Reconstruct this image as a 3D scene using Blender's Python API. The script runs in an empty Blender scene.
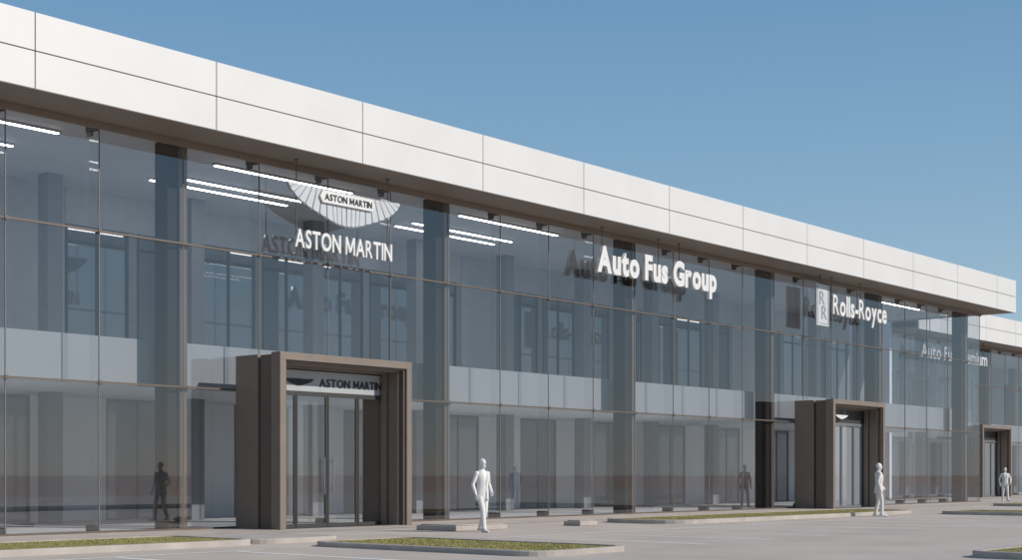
import bpy, bmesh, math, random
from mathutils import Vector, Matrix
random.seed(7)
SC = bpy.context.scene
COL = SC.collection
R = math.radians
CAMD, CAMH, F = 30.3, 1.425, 1420.0
TH = math.atan(1214.0/F)

# ------------------------------------------------------------------ materials
def nodes(name):
    m = bpy.data.materials.new(name); m.use_nodes = True
    nt = m.node_tree
    return m, nt, nt.nodes['Principled BSDF']

def mat(name, col, rough=0.5, metal=0.0, var=0.08, scale=3.0, bump=0.0, bscale=60.0, spec=0.5, ior=None):
    m, nt, b = nodes(name)
    b.inputs['Roughness'].default_value = rough
    b.inputs['Metallic'].default_value = metal
    b.inputs['Specular IOR Level'].default_value = spec
    if ior: b.inputs['IOR'].default_value = ior
    tc = nt.nodes.new('ShaderNodeTexCoord')
    n = nt.nodes.new('ShaderNodeTexNoise'); n.inputs['Scale'].default_value = scale; n.inputs['Detail'].default_value = 5
    nt.links.new(tc.outputs['Object'], n.inputs['Vector'])
    r = nt.nodes.new('ShaderNodeValToRGB')
    r.color_ramp.elements[0].position = 0.3; r.color_ramp.elements[1].position = 0.7
    r.color_ramp.elements[0].color = tuple(c*(1-var) for c in col)+(1,)
    r.color_ramp.elements[1].color = tuple(min(1, c*(1+var)) for c in col)+(1,)
    nt.links.new(n.outputs['Fac'], r.inputs['Fac'])
    nt.links.new(r.outputs['Color'], b.inputs['Base Color'])
    if bump:
        n2 = nt.nodes.new('ShaderNodeTexNoise'); n2.inputs['Scale'].default_value = bscale; n2.inputs['Detail'].default_value = 4
        nt.links.new(tc.outputs['Object'], n2.inputs['Vector'])
        bp = nt.nodes.new('ShaderNodeBump'); bp.inputs['Strength'].default_value = bump; bp.inputs['Distance'].default_value = 0.02
        nt.links.new(n2.outputs['Fac'], bp.inputs['Height']); nt.links.new(bp.outputs['Normal'], b.inputs['Normal'])
    return m

def glass(name, f0, tint, refl=(0.96, 0.95, 0.96)):
    m = bpy.data.materials.new(name); m.use_nodes = True
    nt = m.node_tree; nt.nodes.clear()
    out = nt.nodes.new('ShaderNodeOutputMaterial')
    lw = nt.nodes.new('ShaderNodeLayerWeight'); lw.inputs['Blend'].default_value = 0.5
    p = nt.nodes.new('ShaderNodeMath'); p.operation = 'POWER'; p.inputs[1].default_value = 5
    nt.links.new(lw.outputs['Facing'], p.inputs[0])
    a = nt.nodes.new('ShaderNodeMath'); a.operation = 'MULTIPLY_ADD'; a.inputs[1].default_value = 1-f0; a.inputs[2].default_value = f0
    nt.links.new(p.outputs[0], a.inputs[0])
    t = nt.nodes.new('ShaderNodeBsdfTransparent'); t.inputs['Color'].default_value = tint+(1,)
    g = nt.nodes.new('ShaderNodeBsdfGlossy'); g.inputs['Roughness'].default_value = 0.0; g.inputs['Color'].default_value = refl+(1,)
    mx = nt.nodes.new('ShaderNodeMixShader')
    nt.links.new(a.outputs[0], mx.inputs[0]); nt.links.new(t.outputs[0], mx.inputs[1]); nt.links.new(g.outputs[0], mx.inputs[2])
    nt.links.new(mx.outputs[0], out.inputs['Surface'])
    return m

def emit(name, col, s):
    m, nt, b = nodes(name)
    b.inputs['Base Color'].default_value = (0.8, 0.8, 0.8, 1)
    b.inputs['Emission Color'].default_value = col+(1,)
    b.inputs['Emission Strength'].default_value = s
    return m

def paving(name, c1, c2, mortar, w, h, msize):
    m, nt, b = nodes(name)
    b.inputs['Roughness'].default_value = 0.8
    tc = nt.nodes.new('ShaderNodeTexCoord')
    br = nt.nodes.new('ShaderNodeTexBrick')
    br.inputs['Scale'].default_value = 1; br.inputs['Brick Width'].default_value = w; br.inputs['Row Height'].default_value = h
    br.inputs['Mortar Size'].default_value = msize
    br.inputs['Color1'].default_value = c1+(1,); br.inputs['Color2'].default_value = c2+(1,); br.inputs['Mortar'].default_value = mortar+(1,)
    nt.links.new(tc.outputs['Object'], br.inputs['Vector'])
    n = nt.nodes.new('ShaderNodeTexNoise'); n.inputs['Scale'].default_value = 1.3; n.inputs['Detail'].default_value = 6
    nt.links.new(tc.outputs['Object'], n.inputs['Vector'])
    mx = nt.nodes.new('ShaderNodeMix'); mx.data_type = 'RGBA'; mx.blend_type = 'OVERLAY'; mx.inputs['Factor'].default_value = 0.35
    nt.links.new(br.outputs['Color'], mx.inputs[6]); nt.links.new(n.outputs['Fac'], mx.inputs[7])
    nt.links.new(mx.outputs[2], b.inputs['Base Color'])
    return m

M = {}
M['white'] = mat('white_cladding', (0.655, 0.645, 0.63), 0.42, 0, 0.03, 0.6)
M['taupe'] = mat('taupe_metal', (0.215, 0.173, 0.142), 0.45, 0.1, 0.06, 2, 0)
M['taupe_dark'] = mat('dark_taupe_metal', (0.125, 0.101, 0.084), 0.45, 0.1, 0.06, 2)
M['sunlit_brown'] = mat('column_sunlit_brown', (0.13, 0.104, 0.086), 0.55, 0.0, 0.06, 2)  # lighter brown stands for sunlight on the column fronts
M['soffit'] = mat('soffit_metal', (0.22, 0.175, 0.14), 0.5, 0.0, 0.05, 1)
M['dark'] = mat('dark_frame', (0.03, 0.032, 0.036), 0.4, 0.2, 0.05)
M['doorframe'] = mat('door_frame_metal', (0.06, 0.058, 0.056), 0.4, 0.2, 0.05)
M['greyframe'] = mat('grey_door_frame', (0.20, 0.205, 0.215), 0.4, 0.2, 0.05)
M['joint'] = mat('shadow_joint', (0.05, 0.048, 0.045), 0.8)
M['column'] = mat('column_face', (0.022, 0.020, 0.020), 0.7, 0.0, 0.06, 3, 0, 60, 0.15)
M['silicone'] = mat('glazing_silicone', (0.15, 0.14, 0.13), 0.6)
M['pillar'] = mat('interior_pillar', (0.42, 0.44, 0.475), 0.6, 0, 0.05)
M['pillar_dark'] = mat('interior_column_paint', (0.22, 0.235, 0.26), 0.6, 0, 0.05)
M['wall'] = mat('interior_wall', (0.70, 0.73, 0.77), 0.7, 0, 0.04, 0.5)
M['slab'] = mat('slab_edge', (0.31, 0.33, 0.355), 0.55, 0, 0.02, 0.5)
M['ceiling'] = mat('ceiling_paint', (0.52, 0.535, 0.555), 0.8, 0, 0.03, 0.5)
M['partition'] = mat('partition_glass', (0.13, 0.155, 0.19), 0.015, 0, 0.12, 0.35, 0, 60, 0.5, 2.2)
M['doorpanel'] = mat('interior_door_panel', (0.26, 0.285, 0.32), 0.03, 0, 0.12, 0.5, 0, 60, 0.5, 1.7)
M['floor'] = paving('floor_tile', (0.64, 0.635, 0.63), (0.67, 0.665, 0.66), (0.48, 0.48, 0.48), 1.2, 0.6, 0.006)
M['glass'] = glass('facade_glass', 0.145, (0.87, 0.885, 0.905))
M['finglass'] = glass('fin_glass', 0.05, (0.93, 0.945, 0.95))
M['doorglass'] = glass('door_glass', 0.14, (0.90, 0.92, 0.93))
M['frosted'] = mat('frosted_door', (0.34, 0.355, 0.375), 0.35, 0, 0.04, 1)
M['lamp'] = emit('light_diffuser', (1, 0.98, 0.95), 9.0)
M['signwhite'] = mat('sign_white', (0.70, 0.70, 0.70), 0.35, 0, 0.02)
M['silver'] = mat('sign_silver', (0.52, 0.545, 0.575), 0.35, 0.05, 0.03)
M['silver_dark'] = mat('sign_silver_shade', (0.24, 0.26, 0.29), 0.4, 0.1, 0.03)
M['signgrey'] = mat('sign_grey', (0.30, 0.32, 0.35), 0.4, 0.2, 0.03)
M['plaque'] = mat('plaque_silver', (0.56, 0.575, 0.60), 0.4, 0.1, 0.03)
M['signback'] = mat('sign_back', (0.09, 0.09, 0.092), 0.6)  # dark tone carries the shade on sign backs; also colours the rails
M['panel'] = mat('transom_panel', (0.40, 0.415, 0.435), 0.4, 0, 0.03)
M['steel'] = mat('brushed_steel', (0.45, 0.45, 0.45), 0.3, 0.9, 0.05)
M['asphalt'] = mat('pale_asphalt', (0.51, 0.44, 0.38), 0.85, 0, 0.10, 0.45, 0.25, 40, 0.3)
M['earth'] = mat('brown_earth', (0.55, 0.41, 0.32), 0.95, 0, 0.12, 0.03, 0.3, 3, 0.1)
M['kerb'] = mat('kerb_concrete', (0.43, 0.385, 0.345), 0.85, 0, 0.14, 1.6, 0.2, 50, 0.3)
M['paint'] = mat('road_paint', (0.86, 0.85, 0.83), 0.7, 0, 0.08, 6)
M['soil'] = mat('turf_soil', (0.285, 0.25, 0.10), 0.95, 0, 0.12, 2.2, 0.3, 30, 0.1)
M['grass'] = mat('grass_blades', (0.34, 0.305, 0.115), 0.7, 0, 0.16, 1.3, 0, 0, 0.2)
M['sidewalk'] = paving('sidewalk_paving', (0.45, 0.39, 0.34), (0.48, 0.415, 0.36), (0.32, 0.275, 0.24), 0.8, 0.4, 0.008)
M['figure'] = mat('white_plaster', (0.70, 0.69, 0.675), 0.6, 0, 0.03, 4)
M['figure2'] = mat('white_cloth', (0.65, 0.64, 0.63), 0.8, 0, 0.04, 8, 0.15, 90)
M['suit'] = mat('reflection_cloth', (0.02, 0.02, 0.023), 0.85, 0, 0.15, 8, 0.1, 90)  # cloth of the stand-in figures, dark like the reflections they replace
def reflection_body():
    m, nt, b = nodes('reflection_suit_and_skin')
    tc = nt.nodes.new('ShaderNodeTexCoord'); sp = nt.nodes.new('ShaderNodeSeparateXYZ')
    nt.links.new(tc.outputs['Object'], sp.inputs[0])
    r = nt.nodes.new('ShaderNodeValToRGB'); r.color_ramp.interpolation = 'CONSTANT'
    mr = nt.nodes.new('ShaderNodeMath'); mr.operation = 'MULTIPLY'; mr.inputs[1].default_value = 0.5
    nt.links.new(sp.outputs['Z'], mr.inputs[0]); nt.links.new(mr.outputs[0], r.inputs['Fac'])
    r.color_ramp.elements[0].color = (0.02, 0.02, 0.024, 1)
    r.color_ramp.elements[1].position = 0.77; r.color_ramp.elements[1].color = (0.16, 0.095, 0.07, 1)
    nt.links.new(r.outputs['Color'], b.inputs['Base Color']); b.inputs['Roughness'].default_value = 0.7
    return m
M['reflbody'] = reflection_body()

# ------------------------------------------------------------------ helpers
def tag(o, label=None, cat=None, group=None, kind=None):
    if label: o['label'] = label
    if cat: o['category'] = cat
    if group: o['group'] = group
    if kind: o['kind'] = kind
    return o

def empty(name, loc, rz=0.0):
    o = bpy.data.objects.new(name, None); COL.objects.link(o)
    o.location = loc; o.rotation_euler = (0, 0, rz); o.empty_display_size = 0.3
    return o

def link_mesh(name, me, m, parent=None):
    o = bpy.data.objects.new(name, me); COL.objects.link(o)
    if m is not None:
        me.materials.clear(); me.materials.append(m)
    if parent is not None: o.parent = parent
    return o

def dark_back(o):
    """shade of the sign backs put into colour on rear faces (normals towards +y)"""
    o.data.materials.append(M['signback'])
    for p in o.data.polygons:
        if p.normal.y > .6: p.material_index = 1
    return o

class MB:
    def __init__(s): s.v = []; s.f = []
    def poly(s, pts):
        b = len(s.v); s.v += [tuple(p) for p in pts]; s.f.append(tuple(range(b, b+len(pts)))); return s
    def box(s, x0, x1, y0, y1, z0, z1):
        b = len(s.v)
        s.v += [(x0,y0,z0),(x1,y0,z0),(x1,y1,z0),(x0,y1,z0),(x0,y0,z1),(x1,y0,z1),(x1,y1,z1),(x0,y1,z1)]
        for q in ((0,3,2,1),(4,5,6,7),(0,1,5,4),(1,2,6,5),(2,3,7,6),(3,0,4,7)): s.f.append(tuple(b+i for i in q))
        return s
    def prism(s, pts, y0, y1):   # polygon in xz (counter-clockwise seen from -y), extruded y0 (front) to y1
        n = len(pts); b = len(s.v)
        s.v += [(p[0], y0, p[1]) for p in pts] + [(p[0], y1, p[1]) for p in pts]
        s.f.append(tuple(b+i for i in range(n))); s.f.append(tuple(b+n+i for i in reversed(range(n))))
        for i in range(n):
            j = (i+1) % n; s.f.append((b+i, b+n+i, b+n+j, b+j))
        return s
    def frame(s, x0, x1, y0, y1, t, z1, th):   # door-shaped ring: two legs and a lintel
        return s.box(x0, x0+t, y0, y1, 0.007, z1-th).box(x1-t, x1, y0, y1, 0.007, z1-th).box(x0, x1, y0, y1, z1-th, z1)
    def cyl(s, x, y, z0, z1, r, n=10):
        b = len(s.v)
        for z in (z0, z1):
            s.v += [(x+r*math.cos(2*math.pi*i/n), y+r*math.sin(2*math.pi*i/n), z) for i in range(n)]
        for i in range(n):
            j = (i+1) % n; s.f.append((b+i, b+j, b+n+j, b+n+i))
        s.f.append(tuple(b+i for i in reversed(range(n)))); s.f.append(tuple(b+n+i for i in range(n)))
        return s
    def build(s, name, m, parent=None, root=None, bevel=0.0):
        r = root if root is not None else parent
        ox, oy, oz = r.location if r is not None else (0, 0, 0)
        me = bpy.data.meshes.new(name)
        me.from_pydata([(a-ox, b-oy, c-oz) for a, b, c in s.v], [], s.f); me.update()
        o = link_mesh(name, me, m, parent)
        if bevel:
            bv = o.modifiers.new('bevel', 'BEVEL'); bv.width = bevel; bv.segments = 2; bv.limit_method = 'ANGLE'
        return o

def glyph(ch, extrude=0.05, offset=0.0):
    """one upright letter mesh, in the xz plane, facing -y"""
    cu = bpy.data.curves.new('lettering', 'FONT'); cu.body = 'H' if ch == 'M' else ch; cu.size = 1.0
    cu.extrude = extrude; cu.offset = min(offset, .010) if ch == 'R' else offset; cu.resolution_u = 4
    o = bpy.data.objects.new('lettering', cu); COL.objects.link(o)
    dg = bpy.context.evaluated_depsgraph_get()
    me = bpy.data.meshes.new_from_object(o.evaluated_get(dg))
    bpy.data.objects.remove(o); bpy.data.curves.remove(cu)
    me.transform(Matrix.Rotation(R(90), 4, 'X'))
    if ch == 'M':
        h = max(v.co.z for v in me.vertices); z0 = min(v.co.z for v in me.vertices)
        W = .74; b = .085+offset*1.6; c = W/2; H = h-z0
        pts = [(0,0),(b,0),(b,.66*H),(c-.04-offset*.6,.14*H),(c+.04+offset*.6,.14*H),(W-b,.66*H),(W-b,0),(W,0),(W,H),(W-b-.03,H),(c,.38*H),(b+.03,H),(0,H)]
        mb = MB().prism([(x, z+z0) for x, z in pts], -extrude, extrude)
        bpy.data.meshes.remove(me); me = bpy.data.meshes.new('lettering'); me.from_pydata(mb.v, [], mb.f); me.update()
    return me

def bounds(me):
    xs = [v.co.x for v in me.vertices]; zs = [v.co.z for v in me.vertices]
    return min(xs), max(xs), min(zs), max(zs)

def letters(parent, body, x0, x1, zb, cap, y, m, gap=0.07, space=0.28, offset=0.0, depth=0.09, root=None, name='letter', join=False):
    """one mesh per letter (or one mesh per line with join); returns the x extent of every word"""
    rl = (root or parent).location
    items = []; pen = 0; words = []; start = 0
    ex = 0.05
    hb = bounds(glyph('H', ex, offset)); capn = hb[3]-hb[2]
    for ch in body:
        if ch == ' ':
            words.append((start, pen-gap)); pen += space; start = pen; continue
        me = glyph(ch, ex, offset); b = bounds(me)
        items.append((me, pen-b[0])); pen += b[1]-b[0]+gap
    words.append((start, pen-gap))
    W = pen-gap; sx = (x1-x0)/W; sz = cap/capn; sy = depth/(2*ex)
    bm = bmesh.new()
    for me, dx in items:
        me.transform(Matrix.Translation((dx, 0, 0)))
        me.transform(Matrix.Diagonal((sx, sy, sz, 1)))
        me.transform(Matrix.Translation((x0-rl[0], y-rl[1], zb-rl[2])))
        me.name = name
        if join: bm.from_mesh(me); bpy.data.meshes.remove(me)
        else:
            me.update(); dark_back(link_mesh(name, me, m, parent))
    if join:
        me = bpy.data.meshes.new(name); bm.to_mesh(me); link_mesh(name, me, m, parent)
    bm.free()
    return [(x0+a*sx, x0+b*sx) for a, b in words]

def text_part(parent, root, name, body, x0, x1, zb, cap, y, m, depth=0.02, offset=0.0):
    letters(parent, body, x0, x1, zb, cap, y, m, .09, .3, offset, depth, root, name, True)

# ------------------------------------------------------------------ setting: ground
def sheet(name, x0, x1, y0, y1, z, m):
    o = MB().poly([(x0,y0,z),(x1,y0,z),(x1,y1,z),(x0,y1,z)]).build(name, m); tag(o, kind='structure'); return o
sheet('ground', -3000, 3000, -3000, 3000, -0.03, M['earth'])
sheet('road', -70, 170, -52, 6.5, 0.0, M['asphalt'])
sheet('pavement', 0, 76.5, -3.2, -0.02, 0.006, M['sidewalk'])
sheet('pavement', 78.5, 130, 3.5, 7.38, 0.010, M['sidewalk'])

def rrect(x0, x1, y0, y1, r, n=6):
    pts = []
    for cx, cy, a in ((x1-r, y0+r, -90), (x1-r, y1-r, 0), (x0+r, y1-r, 90), (x0+r, y0+r, 180)):
        for i in range(n+1):
            t = R(a+90*i/n); pts.append((cx+r*math.cos(t), cy+r*math.sin(t)))
    return pts
def island(x0, x1, y0, y1, r, dens, glabel, h=0.12, w=0.16):
    a = rrect(x0, x1, y0, y1, r); b = rrect(x0+0.015, x1-0.015, y0+0.015, y1-0.015, r-0.015); c = rrect(x0+w, x1-w, y0+w, y1-w, max(0.05, r-w))
    mb = MB(); n = len(a)
    mb.v = [(p[0],p[1],-0.02) for p in a]+[(p[0],p[1],h-0.015) for p in a]+[(p[0],p[1],h) for p in b]+[(p[0],p[1],h) for p in c]+[(p[0],p[1],h-0.06) for p in c]
    for k in range(4):
        for i in range(n):
            j = (i+1) % n; mb.f.append((k*n+i, k*n+j, (k+1)*n+j, (k+1)*n+i))
    tag(mb.build('kerb', M['kerb']), kind='structure')
    so = MB().poly([(p[0],p[1],h-0.02) for p in c]).build('soil', M['soil']); tag(so, kind='structure')
    g = MB(); rr = random.Random(int(x0*10))
    N = int((x1-x0)*(y1-y0)*dens)
    for _ in range(N):
        x = rr.uniform(x0+w+0.04, x1-w-0.04); y = rr.uniform(y0+w+0.04, y1-w-0.04)
        ex = max(abs(x-(x0+x1)/2)-((x1-x0)/2-r), 0); ey = max(abs(y-(y0+y1)/2)-((y1-y0)/2-r), 0)
        if math.hypot(ex, ey) > r-w-0.02: continue
        clump = 0.5+0.5*math.sin(x*1.9+1.3*math.sin(y*2.1))*math.sin(y*1.7+x*0.6)
        if rr.random() > 0.6+0.4*clump: continue
        hh = rr.uniform(0.008, 0.020)*(0.7+0.5*clump); t = rr.uniform(0, 6.283); wd = rr.uniform(0.008, 0.02)
        dx, dy = math.cos(t)*wd, math.sin(t)*wd; lx, ly = rr.uniform(-.03,.03), rr.uniform(-.03,.03)
        g.poly([(x-dx,y-dy,h-0.025),(x+dx,y+dy,h-0.025),(x+lx,y+ly,h-0.02+hh)])
    tag(g.build('grass', M['grass']), glabel, 'grass', kind='stuff')
def raised_paving(x0, x1, y0, y1, r, h=0.11):
    a = rrect(x0, x1, y0, y1, r); b = rrect(x0+.02, x1-.02, y0+.02, y1-.02, r-.02); n = len(a)
    mb = MB(); mb.v = [(p[0],p[1],-.02) for p in a]+[(p[0],p[1],h-.02) for p in a]+[(p[0],p[1],h) for p in b]
    for k in range(2):
        for i in range(n):
            j = (i+1) % n; mb.f.append((k*n+i, k*n+j, (k+1)*n+j, (k+1)*n+i))
    mb.f.append(tuple(range(2*n, 3*n)))
    tag(mb.build('kerb', M['kerb']), kind='structure')
island(2, 18.7, -7.6, -4.6, .5, 330, 'olive grass on kerbed bed at the left edge, in front of the left glass bays')
raised_paving(18.72, 21.2, -7.5, -4.7, .6)
island(19.0, 21.9, -14.7, -8.6, 0.6, 650, 'olive grass on kerbed parking island nearest the camera at bottom centre', .10)
island(34.2, 50.5, -7.4, -4.3, 1.1, 260, 'olive grass on long kerbed bed in front of the glass between the two portals')
island(49.3, 52.2, -14.6, -8.4, 0.9, 350, 'olive grass on kerbed parking island at right, beyond the walking figure')
island(23.7, 40.0, -23.5, -20.3, 0.5, 260, 'olive grass on kerbed bed cut off by the bottom right corner')
island(64.2, 80.5, -7.4, -4.3, 1.1, 120, 'olive grass on far kerbed bed at the right edge')

# parking bay lines
def line(x0, x1, y0, y1): tag(MB().poly([(x0,y0,.004),(x1,y0,.004),(x1,y1,.004),(x0,y1,.004)]).build('road_marking', M['paint']), kind='structure')
for s in (24.8, 27.4, 30.0, 32.6, 35.2, 37.8, 40.4, 43.0, 45.6): line(s-.07, s+.07, -14.4, -9.2)
for s in (6.4, 9.0, 11.6, 14.2, 16.8): line(s-.07, s+.07, -14.4, -9.2)
for s in (54.8, 57.4, 60.0, 62.6, 65.2, 67.8, 70.4): line(s-.07, s+.07, -14.4, -9.2)
line(24.0, 46.5, -9.12, -9.0); line(4, 17.6, -9.12, -9.0)

# flat concrete kerb block by the first portal
def slab_block(x0, x1, y0, y1, label):
    t = empty('kerb_block', (x0, y0, 0)); tag(t, label, 'kerb')
    MB().box(x0, x1, y0, y1, 0.0, 0.13).build('base', M['kerb'], t, bevel=0.02)
    MB().box(x0+.08, x1-.08, y0+.08, y1-.08, 0.132, 0.16).build('cap', M['kerb'], t, bevel=0.01)
slab_block(26.4, 28.4, -5.9, -4.5, 'low grey concrete kerb block on the paving just left of the nearest white figure')
slab_block(31.4, 32.2, -6.0, -5.4, 'small concrete kerb block on the paving right of the nearest white figure')

# ------------------------------------------------------------------ showroom
Z1, Z2, ZT = 3.7, 7.4, 10.05
DEP = 14.0

def wing_shapes(sc, x, z, gapk=0.06, zk=1.0):
    """feather polygons of a spread-wing emblem, each in xz, half width 2.13, height .94 at scale 1"""
    B = [(0,0),(0.28,0.02),(0.5,0.07),(0.93,0.21),(1.35,0.35),(1.73,0.53),(2.0,0.74),(2.13,0.94)]
    def bp(t):
        t *= len(B)-1; i = min(int(t), len(B)-2); u = t-i
        return (B[i][0]*(1-u)+B[i+1][0]*u, B[i][1]*(1-u)+B[i+1][1]*u)
    out = {1: [], -1: []}
    n = 11
    for sg in (1, -1):
        for i in range(n):
            a, b = i/n, (i+1)/n; e = gapk/n
            p0, p1, pm = bp(a+e), bp(b-e), bp((a+b)/2)
            t0, t1 = 0.02+1.99*(a+e), 0.02+1.99*(b-e)
            zt0, zt1 = 0.92-0.04*math.sin(math.pi*a), 0.92-0.04*math.sin(math.pi*b)
            nx, nz = pm[0]*0.012, -0.02
            pts = [p0, (pm[0]+nx, pm[1]+nz), p1, (t1, zt1+0.02), (t0, zt0+0.02)]
            pts = [(x+sg*q[0]*sc, z+q[1]*sc*zk) for q in pts]
            if sg < 0: pts.reverse()
            out[sg].append(pts)
    outline = [bp(i/14) for i in range(15)]
    back = [(x+q[0]*sc*1.02, z+(q[1]*1.035-.04)*sc) for q in outline]+[(x-q[0]*sc*1.02, z+(q[1]*1.035-.04)*sc) for q in reversed(outline[1:])]
    return out, back

def portal(root, s0, yg, writing):
    W, H, d = 4.85, 4.63, 1.88
    yf, ym, yb = yg-d, yg-0.95, yg-0.04
    s1 = s0+W
    named = isinstance(writing, tuple)
    # tunnel body, dark, between a lighter front ring and a lighter rear ring
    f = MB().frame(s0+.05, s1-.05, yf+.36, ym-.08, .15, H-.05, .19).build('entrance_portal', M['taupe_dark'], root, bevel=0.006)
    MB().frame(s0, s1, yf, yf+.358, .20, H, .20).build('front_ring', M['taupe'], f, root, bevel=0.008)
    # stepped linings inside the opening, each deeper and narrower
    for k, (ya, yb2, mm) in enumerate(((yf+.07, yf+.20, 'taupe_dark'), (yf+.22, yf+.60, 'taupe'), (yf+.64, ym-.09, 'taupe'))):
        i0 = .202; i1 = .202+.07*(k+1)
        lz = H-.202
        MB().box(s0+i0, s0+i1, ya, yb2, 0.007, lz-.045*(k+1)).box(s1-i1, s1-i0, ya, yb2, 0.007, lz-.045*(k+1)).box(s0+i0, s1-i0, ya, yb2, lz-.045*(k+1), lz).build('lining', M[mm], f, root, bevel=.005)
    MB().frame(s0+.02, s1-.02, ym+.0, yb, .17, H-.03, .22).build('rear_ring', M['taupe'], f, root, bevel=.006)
    MB().frame(s0+.12, s1-.12, ym-.078, ym-.002, .06, H-.14, .14).build('shadow_gap', M['dark'], f, root)
    MB().box(s0+.19, s1-.19, ym-.03, ym-.004, 3.70, 4.26).build('transom_panel', M['panel' if named else 'doorframe'], f, root)
    fm = 'doorframe' if named else 'greyframe'
    MB().box(s0+.19, s1-.19, ym-.05, ym-.003, 4.262, H-.285).box(s0+.19, s1-.19, ym-.05, ym-.003, 3.63, 3.698).build('header_bar', M[fm], f, root)
    a, b = s0+.19, s1-.19
    yd = ym-.03
    xs = [a, a+1.10, (a+b)/2, b-1.10, b]
    for i in range(4):
        x0, x1 = xs[i]+.012, xs[i+1]-.012
        fw = .05
        fr = MB().box(x0, x0+fw, yd-.03, yd+.02, .012, 3.625).box(x1-fw, x1, yd-.03, yd+.02, .012, 3.625)
        fr.box(x0+fw, x1-fw, yd-.03, yd+.02, .012, .10).box(x0+fw, x1-fw, yd-.03, yd+.02, 3.57, 3.625)
        fr.build('door_leaf' if i in (1, 2) else 'side_light', M[fm], f, root)
        MB().poly([(x0+fw,yd,.10),(x1-fw,yd,.10),(x1-fw,yd,3.57),(x0+fw,yd,3.57)]).build('door_pane', M['doorglass'], f, root)
        if not named:
            MB().box(x0+fw+.01, x1-fw-.01, yd+.03, yd+.04, .11, 3.56).build('privacy_film', M['frosted'], f, root)
    if named:
        for sx in (-1, 1):
            cx = (a+b)/2+sx*.16
            MB().cyl(cx, yd-.09, .9, 1.9, .018).box(cx-.01, cx+.01, yd-.09, yd-.03, 1.0, 1.03).box(cx-.01, cx+.01, yd-.09, yd-.03, 1.77, 1.8).build('door_handle', M['steel'], f, root)
    if named:
        w1, w2 = writing
        text_part(f, root, 'lettering', w1, s0+2.15, s0+3.28, 3.85, .22, ym-.042, M['dark'], .02, 0.014)
        text_part(f, root, 'lettering', w2, s0+3.42, s1-.36, 3.85, .22, ym-.042, M['dark'], .02, 0.014)
        o, _ = wing_shapes(.25, s0+1.40, 3.85, .12, .8)
        for sg in o:
            w = MB()
            for pts in o[sg]: w.prism(pts, ym-.055, ym-.032)
            w.build('wing_emblem', M['dark'], f, root)
    elif writing == 'emblem':
        # small silver spread emblem on slim hangers above the doors
        xc = (s0+s1)/2-.45
        o, bk = wing_shapes(.26, xc, 3.85, .03, .75)
        for sg in o:
            w = MB()
            for pts in o[sg]: w.prism(pts, ym-.30, ym-.28)
            w.build('wing_emblem', M['signwhite'], f, root)
        for hx in (xc-.29, xc+.29):
            MB().box(hx-.01, hx+.01, ym-.275, ym-.255, 3.97, H-.37).build('hanger', M['steel'], f, root)
    MB().box(s0+.50, s1-.50, yf+.3, ym-.2, .007, .018).build('door_mat', M['dark'], f, root)

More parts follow.
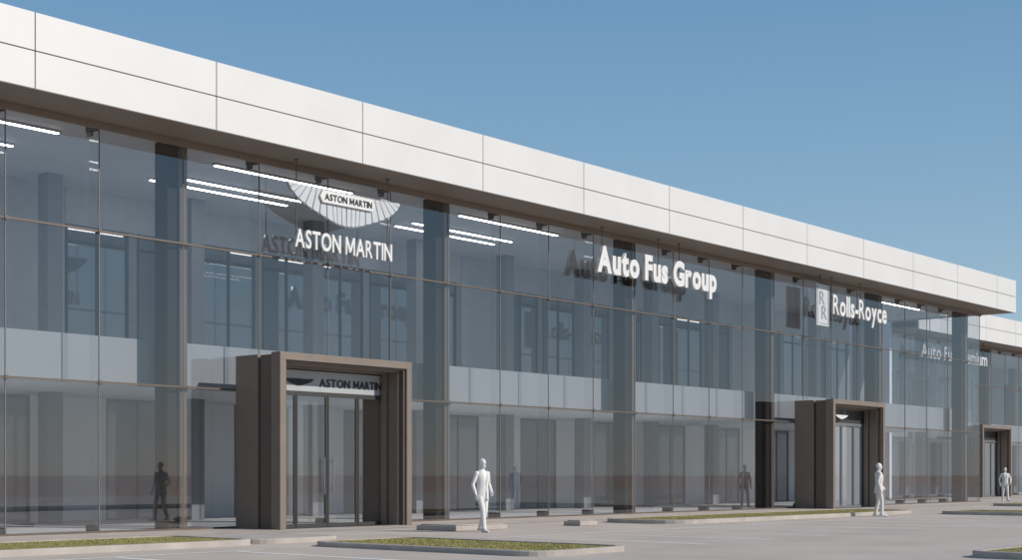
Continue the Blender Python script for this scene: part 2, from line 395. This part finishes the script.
def showroom(label, x0, x1, yg, joints, cols, fj, portals, detail):
    root = empty('showroom_building', (x0, yg, 0)); tag(root, label, 'building')
    P = lambda mb, n, m, bevel=0: mb.build(n, M[m], root, bevel=bevel)
    yf = yg-1.7; fe = x1+0.7; fs = x0-.0
    # shell
    P(MB().box(x0, x1, yg+.06, yg+DEP, -.02, .03), 'floor', 'floor')
    P(MB().box(x0, x1, yg+1.2, yg+DEP-.01, 3.8, 4.3), 'upper_floor', 'wall')
    P(MB().box(x0+.02, x1-.1, yg+1.0, yg+1.19, 3.74, 4.95), 'slab_edge_panel', 'slab')
    P(MB().box(x0, x1, yg+.04, yg+DEP, ZT, ZT+.2), 'ceiling', 'ceiling')
    P(MB().box(fs, fe-.06, yf+.07, yg+.03, ZT+.003, ZT+.12), 'soffit', 'soffit')
    P(MB().box(fs, fe-.15, yf+.3, yg+DEP+.3, 11.3, 11.62), 'roof', 'kerb')
    P(MB().box(fs, fe-.09, yf+.085, yf+.3, ZT+.13, 11.66), 'fascia_backing', 'joint')
    P(MB().box(fe-.3, fe-.09, yf+.302, yg+DEP+.2, ZT+.13, 11.66), 'fascia_backing', 'joint')
    P(MB().box(x0, x1, yg+DEP, yg+DEP+.3, -.02, 11.29), 'back_wall', 'wall')
    P(MB().box(x0-.3, x0-.002, yg, yg+DEP+.3, -.02, 11.29), 'end_wall', 'wall')
    # fascia panels
    mid = 10.87; g = .014
    es = [fs]+[f for f in fj if fs+.5 < f < fe-.5]+[fe]
    for a, b in zip(es[:-1], es[1:]):
        for z0, z1 in ((ZT-.02, mid), (mid, 11.73)):
            P(MB().box(a+g, b-g if b < fe else b, yf, yf+.08, z0+(g if z0 == mid else 0), z1-(g if z1 == mid else 0)), 'fascia_panel', 'white', .006)
    for k in range(3):
        a, b = yf+.082+k*5.2, yf+.082+(k+1)*5.2
        for z0, z1 in ((ZT-.02, mid), (mid, 11.73)):
            P(MB().box(fe-.08, fe, a, b-2*g, z0+(g if z0 == mid else 0), z1-(g if z1 == mid else 0)), 'fascia_panel', 'white', .006)
    # front glazing
    for a, b in zip(joints[:-1], joints[1:]):
        for z0, z1 in ((.06, Z1), (Z1, Z2), (Z2, ZT)):
            P(MB().poly([(a+.012,yg,z0+.012),(b-.012,yg,z0+.012),(b-.012,yg,z1-.012),(a+.012,yg,z1-.012)]), 'glass_pane', 'glass')
    for j in joints:
        P(MB().box(j-.013, j+.013, yg-.012, yg+.012, .06, ZT), 'glazing_joint', 'silicone')
    for z in (Z1, Z2):
        P(MB().box(joints[0], joints[-1], yg-.045, yg-.014, z-.025, z+.025), 'transom', 'taupe_dark')
    P(MB().box(joints[0], joints[-1], yg-.05, yg+.05, .0, .058), 'sill', 'taupe_dark')
    P(MB().box(joints[0], joints[-1], yg-.09, yg-.015, ZT-.16, ZT), 'head_rail', 'soffit')
    for j in joints[1:-1]:
        if any(abs(j-c) < .1 for c in cols): continue
        P(MB().poly([(j,yg+.016,.07),(j,yg+.42,.07),(j,yg+.42,ZT-.03),(j,yg+.016,ZT-.03)]), 'glass_fin', 'finglass')
        br = MB()
        br.box(j-.06, j+.06, yg+.10, yg+.50, ZT-.16, ZT-.001).box(j-.03, j+.03, yg+.3, yg+.5, ZT-.26, ZT-.16)
        P(br, 'fin_bracket', 'dark', .01)
        fb = MB(); fb.box(j-.08, j+.08, yg+.08, yg+.46, .032, .2)
        P(fb, 'fin_foot', 'dark', .01)
        for z in (Z1, Z2):
            P(MB().box(j-.05, j+.05, yg-.07, yg-.046, z-.05, z+.05), 'glass_clamp', 'taupe_dark', .01)
    for c in cols:
        P(MB().box(c-.38, c+.20, yg+.16, yg+.70, .032, ZT-.002), 'column', 'column', .012)
        P(MB().box(c-.06, c+.20, yg+.10, yg+.158, .033, ZT-.1), 'column_face', 'sunlit_brown', .008)  # plate added for the sunlit half of the front, light put into its colour
        for z in (Z1, Z2):
            P(MB().box(c-.06, c+.18, yg+.02, yg+.098, z-.05, z+.05), 'column_bracket', 'taupe_dark')
    # glazed right end
    for k in range(5):
        a, b = yg+.02+k*2.79, yg+.02+(k+1)*2.79
        P(MB().poly([(x1,a+.02,.06),(x1,b-.02,.06),(x1,b-.02,ZT),(x1,a+.02,ZT)]), 'end_glass_pane', 'glass')
        P(MB().box(x1-.02, x1+.02, b-.03, b-.001, .0, ZT), 'end_mullion', 'taupe')
    # interior
    if detail:
        yp = yg+7.4
        x = cols[0]-10+1.2
        k = 0
        while x < x1-1:
            seg = 2.5
            solid = (k % 8 == 7)
            if x > x0+.5:
                if solid:
                    P(MB().box(x+.02, min(x+seg, x1-.3)-.02, yp, yp+.12, 4.302, ZT-.002), 'partition_wall', 'pillar')
                else:
                    xe = min(x+seg, x1-.3)
                    wp = .30
                    P(MB().box(x+.05, xe-wp-.05, yp+.03, yp+.07, 4.32, 8.92), 'partition_panel', 'partition')
                    P(MB().box(xe-wp+.003, xe-.002, yp-.02, yp+.13, 4.302, 8.948), 'partition_wall', 'pillar_dark')
                    P(MB().box(x+.002, xe-.002, yp, yp+.12, 8.95, ZT-.002), 'partition_wall', 'pillar')
                    fr = MB(); xm = (x+xe-wp)/2
                    for q in (x+.002, xm-.04, xe-wp-.082): fr.box(q, q+.08, yp-.01, yp+.1, 4.302, 8.94)
                    for z in (5.3, 8.4): fr.box(x+.085, xm-.042, yp-.005, yp+.09, z, z+.08).box(xm+.042, xe-wp-.085, yp-.005, yp+.09, z, z+.08)
                    P(fr, 'partition_frame', 'dark')
            x += seg; k += 1
        for c in cols:
            for dx in (0, 5):
                if c+dx > x1-.5: continue
                P(MB().box(c+dx-.25, c+dx+.25, yg+6.0, yg+6.5, 4.302, ZT-.003), 'interior_column', 'pillar_dark', .01)
                P(MB().box(c+dx-.25, c+dx+.25, yg+6.0, yg+6.5, .032, 3.798), 'interior_column', 'pillar_dark', .01)
        # ground floor back partition with tall glazed openings
        yq = yg+8.0; x = x0+.4
        while x < x1-.6:
            xe = min(x+2.6, x1-.4)
            P(MB().box(x, xe-.0, yq, yq+.15, .032, 3.798), 'partition_wall', 'wall')
            x = xe
            if x < x1-3.0:
                xe = x+2.4
                fr = MB().box(x, x+.07, yq, yq+.15, .032, 3.79).box(xe-.07, xe, yq, yq+.15, .032, 3.79).box(x+.07, xe-.07, yq, yq+.15, 3.71, 3.79)
                fr.box((x+xe)/2-.03, (x+xe)/2+.03, yq+.01, yq+.14, .032, 3.708)
                P(fr, 'partition_frame', 'greyframe')
                for u, v in ((x+.07, (x+xe)/2-.031), ((x+xe)/2+.031, xe-.07)):
                    P(MB().box(u, v, yq+.05, yq+.09, .032, 3.708), 'partition_panel', 'doorpanel')
                x = xe
    for s0, w in portals: portal(root, s0, yg, w)
    return root

J1 = [2.4+2.5*i for i in range(29)]+[74.0]
C1 = [12.4+10*i for i in range(7)]
FJ1 = [2.15+5*i for i in range(15)]
showroom('long two storey glass fronted showroom with white fascia and two brown entrance portals', 2.4, 74.0, 0.0, J1, C1, FJ1, [(24.05, ('ASTON', 'MARTIN')), (54.05, 'emblem')], True)
J2 = [79.0+2.5*i for i in range(19)]
C2 = [84.0+10*i for i in range(4)]
FJ2 = [84+5*i for i in range(10)]
showroom('smaller looking white topped glass showroom far away at right edge, behind the long one', 79.0, 124.0, 7.4, J2, C2, FJ2, [(88.0, None)], True)

# ceiling lights
ORD = ['first', 'second', 'third', 'fourth', 'fifth', 'sixth']
ROW = ['row nearest the glass', 'middle row', 'row farthest inside']
for b in (0, 1, 2, 5):
    for k, y in enumerate((1.45, 3.6, 4.45)):
        if b == 5 and k: continue
        s0 = 12.4+10*b+2.1
        t = empty('ceiling_light', (s0, y, ZT))
        tag(t, 'lit white strip light, %s ceiling bay from the left, %s' % (ORD[b], ROW[k]), 'ceiling light', 'strip lights on the showroom ceiling')
        MB().box(s0, s0+5.2, y-.07, y+.07, ZT-.06, ZT-.002).build('housing', M['panel'], t)
        MB().box(s0+.03, s0+5.17, y-.045, y+.045, ZT-.085, ZT-.061).build('diffuser', M['lamp'], t)

# ------------------------------------------------------------------ signs
YS = -0.7
def rods(t, xs, zb, y=YS+.06):
    for x in xs: MB().cyl(x, y, zb, ZT, .016).cyl(x, y, ZT-.03, ZT-.001, .06).build('rod', M['taupe_dark'], t)
def rails(t, words, zs, y0, y1):
    for a, b in words:
        for z in zs: MB().box(a+.04, b-.04, y0, y1, z, z+.025).build('rail', M['signback'], t)
# winged sign
t = empty('wing_sign', (27.45, YS, 7.65)); tag(t, 'white spread wings emblem above capital lettering, hung on rods over the left entrance portal', 'sign')
o, back = wing_shapes(1.0, 27.45, 8.45, .07)
for sg in o:
    w = MB()
    for pts in o[sg]: w.prism(pts, YS-.025, YS)
    w.build('wing', M['silver'], t)
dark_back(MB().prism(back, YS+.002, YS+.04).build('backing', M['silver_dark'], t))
pl = MB(); pl.prism([(26.4,9.15),(26.5,8.98),(28.4,8.98),(28.5,9.15),(28.4,9.32),(26.5,9.32)], YS-.10, YS-.028)
plo = pl.build('nameplate', M['signwhite'], t, bevel=.01)
text_part(plo, t, 'lettering', 'ASTON', 26.56, 27.40, 9.06, .18, YS-.11, M['dark'], .015, 0.014)
text_part(plo, t, 'lettering', 'MARTIN', 27.50, 28.36, 9.06, .18, YS-.11, M['dark'], .015, 0.014)
wd = letters(t, 'ASTON MARTIN', 25.55, 29.25, 7.66, .50, YS, M['signwhite'], .08, .30, 0.018, .07)
rods(t, (25.67, 29.15), 7.95)
rails(t, wd, (7.69,), YS+.045, YS+.08)
# group sign
t = empty('letter_sign', (43.1, YS, 8.5)); tag(t, 'long white lettering sign of three words hung before the glass midway along the facade', 'sign')
wd = letters(t, 'Auto Fus Group', 39.15, 46.75, 8.50, .93, YS, M['signwhite'], .045, .30, 0.048, .12)
rods(t, (39.6, 43.05, 44.4), 9.0, YS+.1)
rails(t, wd, (8.55,), YS+.065, YS+.1)
# monogram sign
t = empty('letter_sign', (58, YS, 8.0)); tag(t, 'white hyphenated name with tall monogram plaque hung over the right entrance portal', 'sign')
pq = dark_back(MB().box(54.7, 55.8, YS-.05, YS+.05, 7.85, 9.65).build('plaque', M['plaque'], t, bevel=.02))
fr = MB().box(54.78, 55.72, YS-.062, YS-.051, 9.54, 9.56).box(54.78, 55.72, YS-.062, YS-.051, 7.94, 7.96).box(54.78, 54.80, YS-.062, YS-.051, 7.962, 9.538).box(55.70, 55.72, YS-.062, YS-.051, 7.962, 9.538)
fr.build('border', M['signgrey'], pq, t)
text_part(pq, t, 'lettering', 'R', 54.95, 55.38, 8.76, .56, YS-.06, M['signgrey'], .015, -.01)
text_part(pq, t, 'lettering', 'R', 55.14, 55.57, 8.14, .56, YS-.06, M['signgrey'], .015, -.01)
wd = letters(t, 'Rolls-Royce', 56.2, 61.4, 8.46, .90, YS, M['signwhite'], .07, .26, 0.024, .08)
rods(t, (55.25, 56.3, 59.02), 9.1, YS+.09)
rails(t, wd, (8.49,), YS+.055, YS+.08)
# far sign
t = empty('letter_sign', (86, 6.7, 8.7)); tag(t, 'small pale lettering on the front of the far showroom, partly seen through glass', 'sign')
letters(t, 'Auto Fus Premium', 81.4, 91.5, 8.6, .85, 6.7, M['plaque'], .07, .30, 0.02, .12)
rods(t, (81.6, 86.5, 91.2), 8.9, 6.78)

# ------------------------------------------------------------------ people
def tube(bm, pts, rad, n=12, flat=1.0):
    pts = [Vector(p) for p in pts]; rings = []
    for i, p in enumerate(pts):
        d = (pts[min(i+1, len(pts)-1)]-pts[max(i-1, 0)]).normalized()
        a = Vector((1, 0, 0)); a = (a-d*a.dot(d))
        if a.length < .1: a = Vector((0, 1, 0)); a = a-d*a.dot(d)
        a.normalize(); b = d.cross(a)
        r = rad[i]
        rings.append([bm.verts.new(p+a*r*math.cos(2*math.pi*k/n)+b*r*flat*math.sin(2*math.pi*k/n)) for k in range(n)])
    for u, v in zip(rings[:-1], rings[1:]):
        for k in range(n): bm.faces.new((u[k], u[(k+1) % n], v[(k+1) % n], v[k]))
    bm.faces.new(list(reversed(rings[0]))); bm.faces.new(rings[-1])
def ell(bm, c, r, n=2):
    m = Matrix.Translation(c) @ Matrix.Diagonal((r[0], r[1], r[2], 1))
    bmesh.ops.create_icosphere(bm, subdivisions=n, radius=1, matrix=m)
def loft(bm, rings, n=20):
    rs = []
    for z, rx, ry, cx, cy in rings:
        rs.append([bm.verts.new((cx+rx*math.cos(2*math.pi*k/n), cy+ry*math.sin(2*math.pi*k/n), z)) for k in range(n)])
    for u, v in zip(rs[:-1], rs[1:]):
        for k in range(n): bm.faces.new((u[k], u[(k+1) % n], v[(k+1) % n], v[k]))
    bm.faces.new(list(reversed(rs[0]))); bm.faces.new(rs[-1])

def hand(bm, w, d, side):
    """w wrist, d unit direction of the hand"""
    d = Vector(d).normalized(); up = Vector((0, -1, 0)); up = (up-d*up.dot(d))
    up = up.normalized() if up.length > .1 else Vector((0, 0, 1))
    sd = d.cross(up).normalized()
    w = Vector(w)
    tube(bm, [w, w+d*.03, w+d*.085], [.026, .036, .036], 10, 1.0)
    for k, (o, L) in enumerate(((-.03, .07), (-.01, .085), (.01, .08), (.03, .062))):
        b = w+d*.08+up*o
        curl = sd*(-side)
        tube(bm, [b, b+d*L*.5+curl*.006, b+d*L*.85+curl*.02, b+d*L+curl*.034], [.0105, .0095, .0088, .007], 8)
    b = w+d*.03+up*.028
    tube(bm, [b, b+d*.025+up*.025, b+d*.055+up*.03], [.014, .0115, .008], 8)

def person(name, loc, rz, pose, mb_, mj, mh, label, scale=1.0, group=None):
    root = empty(name, loc, rz); tag(root, label, 'person', group)
    root.scale = (scale,)*3
    bm = bmesh.new()
    J = pose
    # torso
    loft(bm, [(.90,.13,.10,0,.0),(.96,.165,.115,0,0),(1.05,.155,.105,0,-.005),(1.16,.14,.10,0,-.01),(1.30,.165,.12,0,-.01),(1.42,.18,.12,0,-.005),(1.50,.155,.095,0,.005),(1.545,.085,.07,0,.01)])
    tube(bm, [(0,.012,1.50),(0,.0,1.57),(0,-.008,1.63)], [.066,.058,.056])
    # head
    ell(bm, (0,-.01,1.735), (.075,.094,.10), 3); ell(bm, (0,-.045,1.665), (.056,.062,.068), 3)
    ell(bm, (0,-.108,1.70), (.013,.02,.025)); ell(bm, (0,-.095,1.655), (.026,.014,.008)); ell(bm, (0,-.092,1.625), (.024,.02,.018))
    ell(bm, (0,-.088,1.745), (.052,.018,.012))
    for s in (-1, 1):
        ell(bm, (s*.077,.0,1.70), (.012,.022,.034)); ell(bm, (s*.03,-.088,1.722), (.012,.010,.008))
    for s, k in ((-1, 'R'), (1, 'L')):
        hip = Vector((s*.092, 0, .95)); kn = Vector(J['knee'+k]); an = Vector(J['ankle'+k])
        tube(bm, [hip, hip.lerp(kn, .45), kn, kn.lerp(an, .35), an.lerp(kn, .12), an], [.098,.086,.066,.066,.062,.064])
        # shoe
        fd = Vector(J['foot'+k]).normalized(); yb = an.z-.085
        ft = Vector((an.x, an.y, yb))
        for q, (t, rx, rz_) in enumerate(((-.05,.038,.042),(.02,.042,.05),(.09,.047,.04),(.15,.045,.032),(.19,.035,.026))):
            p = ft+fd*t; ell(bm, (p.x, p.y, yb+rz_), (rx, .05, rz_))
        sh = Vector((s*.185, .005, 1.465)); el = Vector(J['elbow'+k]); wr = Vector(J['wrist'+k])
        ell(bm, sh, (.066,.062,.064))
        tube(bm, [Vector((s*.13,.005,1.47)), sh, sh.lerp(el,.4), el], [.06,.064,.056,.047])
        tube(bm, [el, el.lerp(wr,.35), wr], [.048,.046,.034]); ell(bm, el, (.047,.047,.047))
        hand(bm, wr, J.get('hand'+k, wr-el), s)
    me = bpy.data.meshes.new('body'); bm.normal_update(); bm.to_mesh(me); bm.free()
    ob = link_mesh('body', me, mb_)
    md = ob.modifiers.new('remesh', 'REMESH'); md.mode = 'VOXEL'; md.voxel_size = .0075; md.use_smooth_shade = True
    sm = ob.modifiers.new('smooth', 'SMOOTH'); sm.factor = .5; sm.iterations = 3
    dg = bpy.context.evaluated_depsgraph_get()
    m2 = bpy.data.meshes.new_from_object(ob.evaluated_get(dg))
    ob.modifiers.clear(); ob.data = m2; bpy.data.meshes.remove(me); m2.name = 'body'
    ob.parent = root
    # jacket shell with lapels and open front
    jb = bmesh.new(); n = 30
    rings = [(.80,.196,.150,0,.012),(.86,.193,.146,0,.008),(.95,.188,.138,0,.0),(1.06,.172,.125,0,-.005),(1.16,.158,.118,0,-.01),(1.30,.180,.136,0,-.01),(1.42,.192,.134,0,-.004),(1.49,.172,.112,0,.006),(1.535,.11,.088,0,.012),(1.565,.078,.075,0,.012)]
    rs = []
    for z, rx, ry, cx, cy in rings:
        g = .10 if z < 1.0 else (.03 if z < 1.25 else .03+(z-1.25)*1.6)
        row = []
        for k in range(n+1):
            a = -math.pi/2+g+(2*math.pi-2*g)*k/n
            row.append(jb.verts.new((cx+rx*math.cos(a), cy+ry*math.sin(a), z)))
        rs.append(row)
    for u, v in zip(rs[:-1], rs[1:]):
        for k in range(n): jb.faces.new((u[k], u[k+1], v[k+1], v[k]))
    me = bpy.data.meshes.new('jacket'); jb.normal_update(); jb.to_mesh(me); jb.free()
    for p in me.polygons: p.use_smooth = True
    jo = link_mesh('jacket', me, mj, root)
    so = jo.modifiers.new('solid', 'SOLIDIFY'); so.thickness = .012
    # hair cap
    hb = bmesh.new(); ell(hb, (0,.006,1.745), (.082,.096,.098), 3)
    for v in hb.verts:
        if v.co.y < -.03 and v.co.z < 1.775: v.co.y = max(v.co.y, -.03+(v.co.z-1.72)*.3)
        if v.co.z < 1.67: v.co.z = 1.67
        v.co.z += .004*math.sin(v.co.x*90)*math.sin(v.co.y*70)
    me = bpy.data.meshes.new('hair'); hb.to_mesh(me); hb.free()
    for p in me.polygons: p.use_smooth = True
    link_mesh('hair', me, mh, root)
    return root

STAND = dict(kneeR=(-.11,-.02,.52), ankleR=(-.12,.02,.085), footR=(-.25,-1,0), kneeL=(.12,-.05,.52), ankleL=(.15,-.03,.085), footL=(.35,-1,0),
             elbowR=(-.27,.05,1.18), wristR=(-.255,-.06,.93), elbowL=(.27,.05,1.18), wristL=(.255,-.06,.93))
P1 = dict(STAND, kneeR=(-.10,-.13,.54), ankleR=(-.10,-.17,.085), kneeL=(.10,.0,.52), ankleL=(.11,.19,.105), footL=(.1,-1,0),
          elbowL=(.30,.08,1.20), wristL=(.205,-.12,1.02), handL=(-.45,-.5,-.6), elbowR=(-.28,.05,1.18), wristR=(-.27,-.06,.94))
P2 = dict(STAND, kneeR=(-.09,-.08,.53), ankleR=(-.09,-.08,.085), footR=(0,-1,0), kneeL=(.09,-.01,.52), ankleL=(.09,.10,.095), footL=(0,-1,0),
          elbowR=(-.25,.08,1.19), wristR=(-.24,.0,.94), elbowL=(.25,.02,1.19), wristL=(.22,-.16,1.02))
P3 = dict(STAND, elbowR=(-.29,.06,1.19), wristR=(-.28,-.04,.95), elbowL=(.33,.06,1.20), wristL=(.25,-.12,1.02), handL=(-.4,-.5,-.6))
person('person', (26.5,-6.7,0), R(-5), P1, M['figure'], M['figure2'], M['figure'], 'nearest all white figure in a suit strolling on the paving right of the left portal')
person('person', (45.3,-8.2,0), R(40), P2, M['figure'], M['figure2'], M['figure'], 'all white figure in a suit standing in front of the right portal')
person('person', (76.0,-.6,0), R(-50), P3, M['figure'], M['figure2'], M['figure'], 'smallest all white figure, standing by the far right end of the glass')
person('person', (53.2,1.9,.03), R(-40), STAND, M['reflbody'], M['suit'], M['suit'], 'dark stand-in figure for a reflection, behind the glass, left of the right portal')  # figure added in place of the farthest white figure's reflection
person('person', (33.6,7.2,.03), R(40), P3, M['reflbody'], M['suit'], M['suit'], 'dark stand-in figure for a faint reflection, deep inside, seen through the left portal doors')  # figure added where a white figure is mirrored in the inner glass

# ------------------------------------------------------------------ light, sky, camera
el, az = R(31), R(22)
ts = Vector((math.sin(az)*math.cos(el), -math.cos(az)*math.cos(el), math.sin(el)))
sun = bpy.data.lights.new('sun', 'SUN'); sun.energy = 3.8; sun.angle = R(.5); sun.color = (1, .93, .845)
so = bpy.data.objects.new('sun', sun); COL.objects.link(so)
so.rotation_euler = (-ts).to_track_quat('-Z', 'Y').to_euler(); so.location = (0, -40, 40)
w = bpy.data.worlds.new('World'); SC.world = w; w.use_nodes = True
nt = w.node_tree; bg = nt.nodes['Background']
sky = nt.nodes.new('ShaderNodeTexSky'); sky.sky_type = 'NISHITA'; sky.sun_disc = False
sky.sun_elevation = el; sky.sun_rotation = math.atan2(ts.x, ts.y)
sky.air_density = 1.0; sky.dust_density = 0.3; sky.ozone_density = 2.0
STR = 0.085
# clear-air gradient by elevation, blended with the sky model
tc = nt.nodes.new('ShaderNodeTexCoord'); sp = nt.nodes.new('ShaderNodeSeparateXYZ')
nt.links.new(tc.outputs['Generated'], sp.inputs[0])
rp = nt.nodes.new('ShaderNodeValToRGB'); cr = rp.color_ramp
stops = [(0.0, (.48,.53,.58)), (.11, (.34,.515,.65)), (.20, (.245,.43,.615)), (.32, (.16,.335,.555)), (1.0, (.05,.145,.33))]
cr.elements[0].position = 0; cr.elements[0].color = stops[0][1]+(1,)
cr.elements[1].position = 1; cr.elements[1].color = stops[-1][1]+(1,)
for p, c in stops[1:-1]:
    e = cr.elements.new(p); e.color = c+(1,)
nt.links.new(sp.outputs['Z'], rp.inputs['Fac'])
sc = nt.nodes.new('ShaderNodeVectorMath'); sc.operation = 'SCALE'; sc.inputs['Scale'].default_value = 1.0/STR
nt.links.new(rp.outputs['Color'], sc.inputs[0])
mx = nt.nodes.new('ShaderNodeMix'); mx.data_type = 'RGBA'; mx.inputs['Factor'].default_value = 0.8
nt.links.new(sky.outputs[0], mx.inputs[6]); nt.links.new(sc.outputs[0], mx.inputs[7])
nt.links.new(mx.outputs[2], bg.inputs['Color']); bg.inputs['Strength'].default_value = STR

cam = bpy.data.cameras.new('camera'); co = bpy.data.objects.new('camera', cam); COL.objects.link(co)
co.location = (0, -CAMD, CAMH)
fx, fy = math.cos(TH), math.sin(TH)
co.rotation_euler = (R(90), 0, math.atan2(fy, fx)-math.pi/2)
cam.sensor_width = 36
cam.lens = F/1022*36
cam.shift_y = (475-280)/1022
cam.clip_end = 6000
SC.camera = co
SC.view_settings.view_transform = 'Standard'; SC.view_settings.look = 'None'; SC.view_settings.exposure = 0
